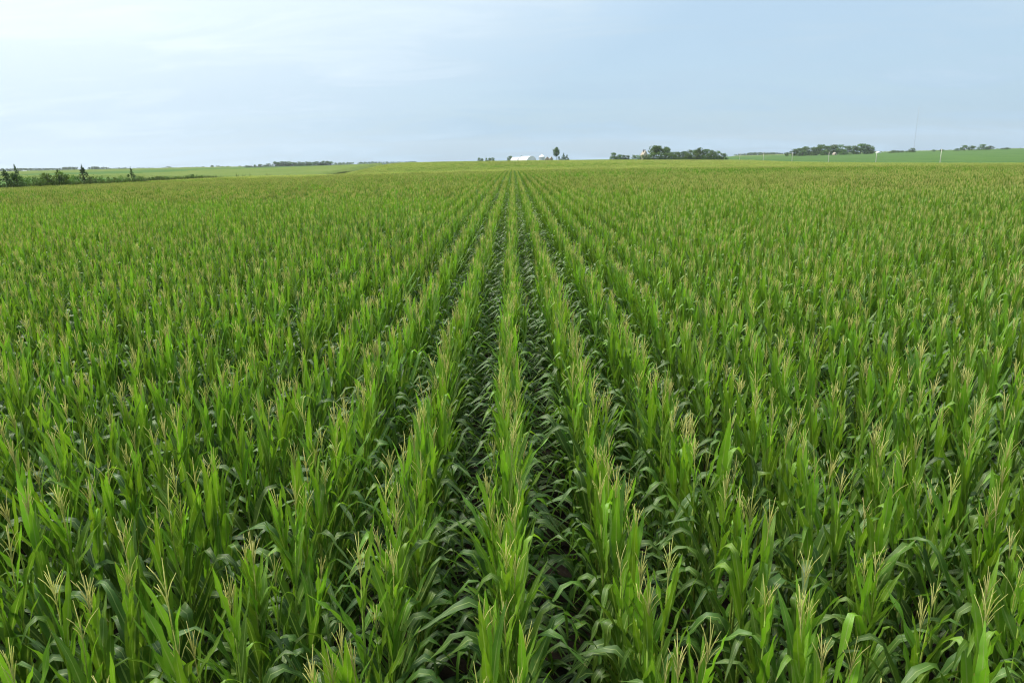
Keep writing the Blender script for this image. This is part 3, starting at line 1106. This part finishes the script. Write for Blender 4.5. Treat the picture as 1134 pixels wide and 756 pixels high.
# far woods that read as one band
def far_wood(pts, label, seed):
    rng = np.random.default_rng(seed)
    mb = MB()
    for (pa, ya, pb, yb, Y) in pts:
        nn = max(3, int(abs(pb - pa) / 1.3))
        for q in range(nn + 1):
            f_ = q / nn
            x, y, gz_, h = spot(pa + (pb - pa) * f_, ya + (yb - ya) * f_ - .7 + rng.uniform(-.5, .5), Y=Y + rng.uniform(-20, 20))
            h = max(h, 4)
            r = h * .42
            C = [(x + rng.normal(0, r * .5), y + rng.normal(0, r * .5), gz_ + h * v) for v in (.2, .4, .6, .75)]
            leaf_cloud(mb, rng, C, [r * .9, r, r * .8, r * .5], 26, h * .11, .8)
    o = link('far_wood', mb.mesh('far_wood', [M_FOL]))
    tag(o, label, 'woods', kind='stuff')


far_wood([(-60, 188, 20, 187, 2300), (20, 187, 70, 186.6, 2300), (70, 185.6, 85, 185.4, 2200), (98, 186, 106, 184.8, 2200), (106, 184.8, 120, 186.2, 2200),
          (120, 187, 170, 186.5, 2500), (130, 186, 138, 186, 2100), (180, 186, 186, 184.6, 2200), (186, 184.6, 190, 186, 2200), (190, 186.4, 225, 185.2, 2400)],
         'long blue grey band of far woods behind the hedgerow', 1)
far_wood([(371, 180.6, 391, 180.2, 2300), (397, 179.9, 419, 179.6, 2300), (419, 180.2, 460, 179.2, 2600)],
         'thin blue band of far woods just past the windbreak', 2)
far_wood([(815, 171.6, 828, 170.4, 2300), (828, 170, 834, 168.8, 2200), (834, 169.6, 858, 169.4, 2200), (843, 169.6, 880, 170, 2600)],
         'thin blue wooded ridge between the two groves', 3)
far_wood([(1100, 165.5, 1190, 163, 2600), (966, 168.6, 1060, 166.6, 2900)], 'low hazy woods on the rise behind the mast', 4)


# ------------------------------------------------------------------ buildings
def gable(nm, px, ytop, wpx, Y, depth, label, cat, wall=M_WHITE, roof=M_WHITE, rz=0.0, eave=.6, windows=0, chimney=False, door=True):
    x, y, gz_, h = spot(px, ytop, Y=Y)
    h = max(h, 3.0)
    w = wpx * Y / 756.0
    e = link(nm, None, None, (x, y, gz_ - .05), (0, 0, rz))
    tag(e, label, cat)
    he = h * eave
    mb = MB()
    a = w / 2
    d = depth / 2
    V = [(-a, -d, 0), (a, -d, 0), (a, -d, he), (0, -d, h - .15), (-a, -d, he), (-a, d, 0), (a, d, 0), (a, d, he), (0, d, h - .15), (-a, d, he)]
    F = [(0, 1, 2, 3, 4), (5, 9, 8, 7, 6), (0, 4, 9, 5), (1, 6, 7, 2)]
    mb.add(V, F)
    link('wall', mb.mesh('wall', [wall], False), e)
    mb = MB()
    o_ = .35
    s = (h - he) / a
    for sg in (-1, 1):
        V = [(0, -d - o_, h), (0, d + o_, h), (sg * (a + o_), d + o_, he - s * o_ + .05), (sg * (a + o_), -d - o_, he - s * o_ + .05)]
        V += [(p[0], p[1], p[2] - .14) for p in V]
        mb.add(V, [(0, 1, 2, 3), (7, 6, 5, 4), (0, 3, 7, 4), (1, 5, 6, 2), (2, 6, 7, 3)])
    rf = link('roof', mb.mesh('roof', [roof], False), e)
    if chimney:
        for cx_ in (-a * .35, a * .3):
            mb = MB()
            mb.box(cx_ - .45, cx_ + .45, -.5, .5, h - 1.2, h + 1.3)
            link('chimney', mb.mesh('chimney', [M_ROOF], False), rf)
    if door:
        mb = MB()
        mb.box(-a * .25, a * .25, -d - .06, -d + .02, 0.05, min(he * .8, 3.4))
        link('door', mb.mesh('door', [M_GALV if wall is M_WHITE else M_ROOF], False), e)
    for q in range(windows):
        cx_ = (q - (windows - 1) / 2) * w / (windows + .3)
        for zz in ((he * .45, he * .75) if not door else (he * .82,)):
            mb = MB()
            mb.box(cx_ - .55, cx_ + .55, -d - .05, -d + .02, zz - .7, zz + .7)
            wn = link('window', mb.mesh('window', [M_WHITE], False), e)
            mb = MB()
            mb.box(cx_ - .42, cx_ + .42, -d - .08, -d - .04, zz - .56, zz + .56)
            link('pane', mb.mesh('pane', [M_GLASS], False), wn)
    return e


gable('house', 713.5, 167, 5.2, 826, 8, 'cream two storey gabled house half hidden in the grove', 'house', M_CREAM, M_ROOFTAN, R(14), .62, 3, True, False)
gable('white_shed', 27, 189.9, 6, 1700, 14, 'white farm shed in front of the far woods behind the cedars', 'shed')
gable('white_shed', 185, 187.4, 5, 1750, 12, 'small white shed on the far fields beside its larger neighbour', 'shed')
gable('white_shed', 197, 186.6, 6, 1750, 16, 'larger bright white shed on the far fields beyond the hedgerow tail', 'shed')
gable('white_shed', 973, 168.0, 3.4, 1440, 10, 'small white shed at the end of the long grove', 'shed')
gable('grey_shed', 924.5, 168.8, 2.6, 1318, 9, 'pale low shed in front of the long grove', 'shed', M_RUST, M_RUST)
gable('brown_shed', 606, 173.6, 5, 945, 9, 'low brown weathered shed beside the pale grain bin', 'shed', M_RUST, M_RUST)
gable('brown_shed', 610.5, 173.4, 3.6, 940, 8, 'low tan weathered shed between the brown shed and the lone tree', 'shed', M_RUST, M_CREAM)


def hoop_barn(px, ytop, wpx, Y, length, label, rz):
    x, y, gz_, h = spot(px, ytop, Y=Y)
    h = max(h, 4)
    w = wpx * Y / 756
    e = link('hoop_barn', None, None, (x, y, gz_ - .05), (0, 0, rz))
    tag(e, label, 'barn')
    n = 22
    arc = [(math.cos(math.pi * k / n) * w / 2, 1.2 + (h - 1.2) * math.sin(math.pi * k / n) ** .85) for k in range(n + 1)]
    mb = MB()
    m_ = 6
    V = [(a, -length / 2 + length * j / m_, b) for j in range(m_ + 1) for a, b in arc]
    mb.add(V, [(j * (n + 1) + k, j * (n + 1) + k + 1, (j + 1) * (n + 1) + k + 1, (j + 1) * (n + 1) + k) for j in range(m_) for k in range(n)])
    rf = link('roof', mb.mesh('roof', [M_TARP]), e)
    for j in range(1, m_):
        mb = MB()
        yy_ = -length / 2 + length * j / m_
        mb.tube([(a * 1.002, yy_, b + .02) for a, b in arc], [.09] * (n + 1), 4)
        link('roof_rib', mb.mesh('roof_rib', [M_TARP]), rf)
    for sg in (-1, 1):
        mb = MB()
        mb.add([(a, sg * (length / 2 - .1), b) for a, b in arc] + [(-w / 2, sg * (length / 2 - .1), 0), (w / 2, sg * (length / 2 - .1), 0)], [tuple(range(n + 3))])
        link('end_wall', mb.mesh('end_wall', [M_WHITE], False), e)
        mb = MB()
        mb.box(sg * w / 2 - .12, sg * w / 2 + .12, -length / 2, length / 2, 0, 1.35)
        link('side_wall', mb.mesh('side_wall', [M_WHITE], False), e)
    mb = MB()
    mb.box(-w * .16, w * .16, -length / 2 - .08, -length / 2 + .02, .05, h * .55)
    link('door', mb.mesh('door', [M_WHITE], False), e)


hoop_barn(584, 173.0, 13, 950, 18, 'larger white arched barn beyond the crest at the end of the rows', R(38))
hoop_barn(573, 174.1, 11, 965, 14, 'smaller lower white arched barn next to the larger one', R(40))


def grain_bin(px, ytop, wpx, Y, label):
    x, y, gz_, h = spot(px, ytop, Y=Y)
    h = max(h, 5)
    r = wpx * Y / 756 / 2
    e = link('grain_bin', None, None, (x, y, gz_ - .05))
    tag(e, label, 'grain bin')
    mb = MB()
    zs = np.linspace(0, h * .68, 9)
    mb.tube([(0, 0, q) for q in zs], [r] * 9, 24, cap=False)
    link('wall', mb.mesh('wall', [M_GALV]), e)
    for q in zs[1:-1]:
        mb = MB()
        mb.tube([(0, 0, q - .06), (0, 0, q + .06)], [r + .05] * 2, 24, cap=False)
        link('band', mb.mesh('band', [M_GALV]), e)
    mb = MB()
    mb.tube([(0, 0, h * .68 - .02), (0, 0, h * .95)], [r + .2, .6], 24)
    rf = link('roof', mb.mesh('roof', [M_WHITE], False), e)
    mb = MB()
    mb.tube([(0, 0, h * .94), (0, 0, h)], [.5, .45], 10)
    link('cap', mb.mesh('cap', [M_GALV]), rf)
    mb = MB()
    mb.box(-.5, .5, -r - .06, -r + .1, .1, 2.1)
    link('door', mb.mesh('door', [M_WHITE], False), e)


grain_bin(600, 170.8, 6.5, 1000, 'pale grain bin with white cone roof near the arched barns')

# ------------------------------------------------------------------ utility poles and the mast
PX = 249.5
for j, inv in enumerate((1.317, 1.602, 1.885, 2.168, 2.451, 2.734, 3.017, 3.30)):
    y = PX * inv * 1.0 / math.cos(PITCH)
    zc_ = PX * inv
    y = (zc_ - 0.6) / math.cos(PITCH)
    gzp = g1(PX, y)
    e = link('utility_pole', None, None, (PX, y, gzp - .1), (rt.gauss(0, .006), rt.gauss(0, .012), 0))
    tag(e, 'pale wooden utility pole on the far field edge before the soybeans', 'utility pole', 'utility poles along the gravel road')
    mb = MB()
    mb.tube([(0, 0, -.5), (0, 0, 5), (0, 0, 10.2)], [.20, .175, .14], 8)
    link('pole', mb.mesh('pole', [M_POLE]), e)
    mb = MB()
    mb.tube([(0, 0, 10.15), (0, 0, 10.35), (0, 0, 10.5)], [.05, .09, .05], 8)
    link('insulator', mb.mesh('insulator', [M_GLASS]), e)
    mb = MB()
    mb.box(-.03, .03, -.55, .55, 9.5, 9.62)
    arm = link('crossarm', mb.mesh('crossarm', [M_POLE], False), e)
    for s_ in (-.48, .48):
        mb = MB()
        mb.tube([(0, s_, 9.62), (0, s_, 9.76), (0, s_, 9.84)], [.04, .07, .04], 8)
        link('insulator', mb.mesh('insulator', [M_GLASS]), arm)


def mast():
    x, y, gz_, h = spot(1018, 118, Y=2400)
    e = link('radio_mast', None, None, (x, y, gz_ - .2))
    tag(e, 'very tall thin lattice radio mast on the horizon', 'mast')
    r = .62
    cs = [(r * math.cos(a), r * math.sin(a)) for a in (0.3, 0.3 + 2.094, 0.3 + 4.189)]
    for c in cs:
        mb = MB()
        mb.tube([(c[0], c[1], 0), (c[0], c[1], h * .5), (c[0], c[1], h)], [.13, .11, .09], 5)
        link('leg', mb.mesh('leg', [M_STEEL]), e)
    mb = MB()
    n = int(h / 2.2)
    for k in range(n):
        for q in range(3):
            a, b = cs[q], cs[(q + 1) % 3]
            z0, z1 = k * h / n, (k + 1) * h / n
            mb.tube([(*a, z0), (*b, z1)], [.04, .04], 3, cap=False)
    o = link('bracing', mb.mesh('bracing', [M_STEEL]), e)
    for k in range(3):
        a = .3 + k * 2.094
        for hh in (.5, .95):
            mb = MB()
            mb.tube([(0.6 * math.cos(a), .6 * math.sin(a), h * hh), (h * .5 * math.cos(a), h * .5 * math.sin(a), 0)], [.012, .012], 3)
            link('guy_wire', mb.mesh('guy_wire', [M_STEEL]), e)


mast()


# ------------------------------------------------------------------ the hazy summer air
def haze():
    m, t, out = new_mat('haze_air')
    v = N(t, 'ShaderNodeVolumePrincipled')
    v.inputs['Color'].default_value = (0.84, 0.92, 1.0, 1)
    v.inputs['Density'].default_value = 0.00006
    v.inputs['Anisotropy'].default_value = 0.25
    L(t, v.outputs[0], out.inputs['Volume'])
    mb = MB()
    mb.box(-6900, 6900, -6900, 6900, -14, 190)
    o = link('haze', mb.mesh('haze', [m], False))
    tag(o, 'pale summer haze in the air over the fields', 'haze', kind='stuff')


haze()
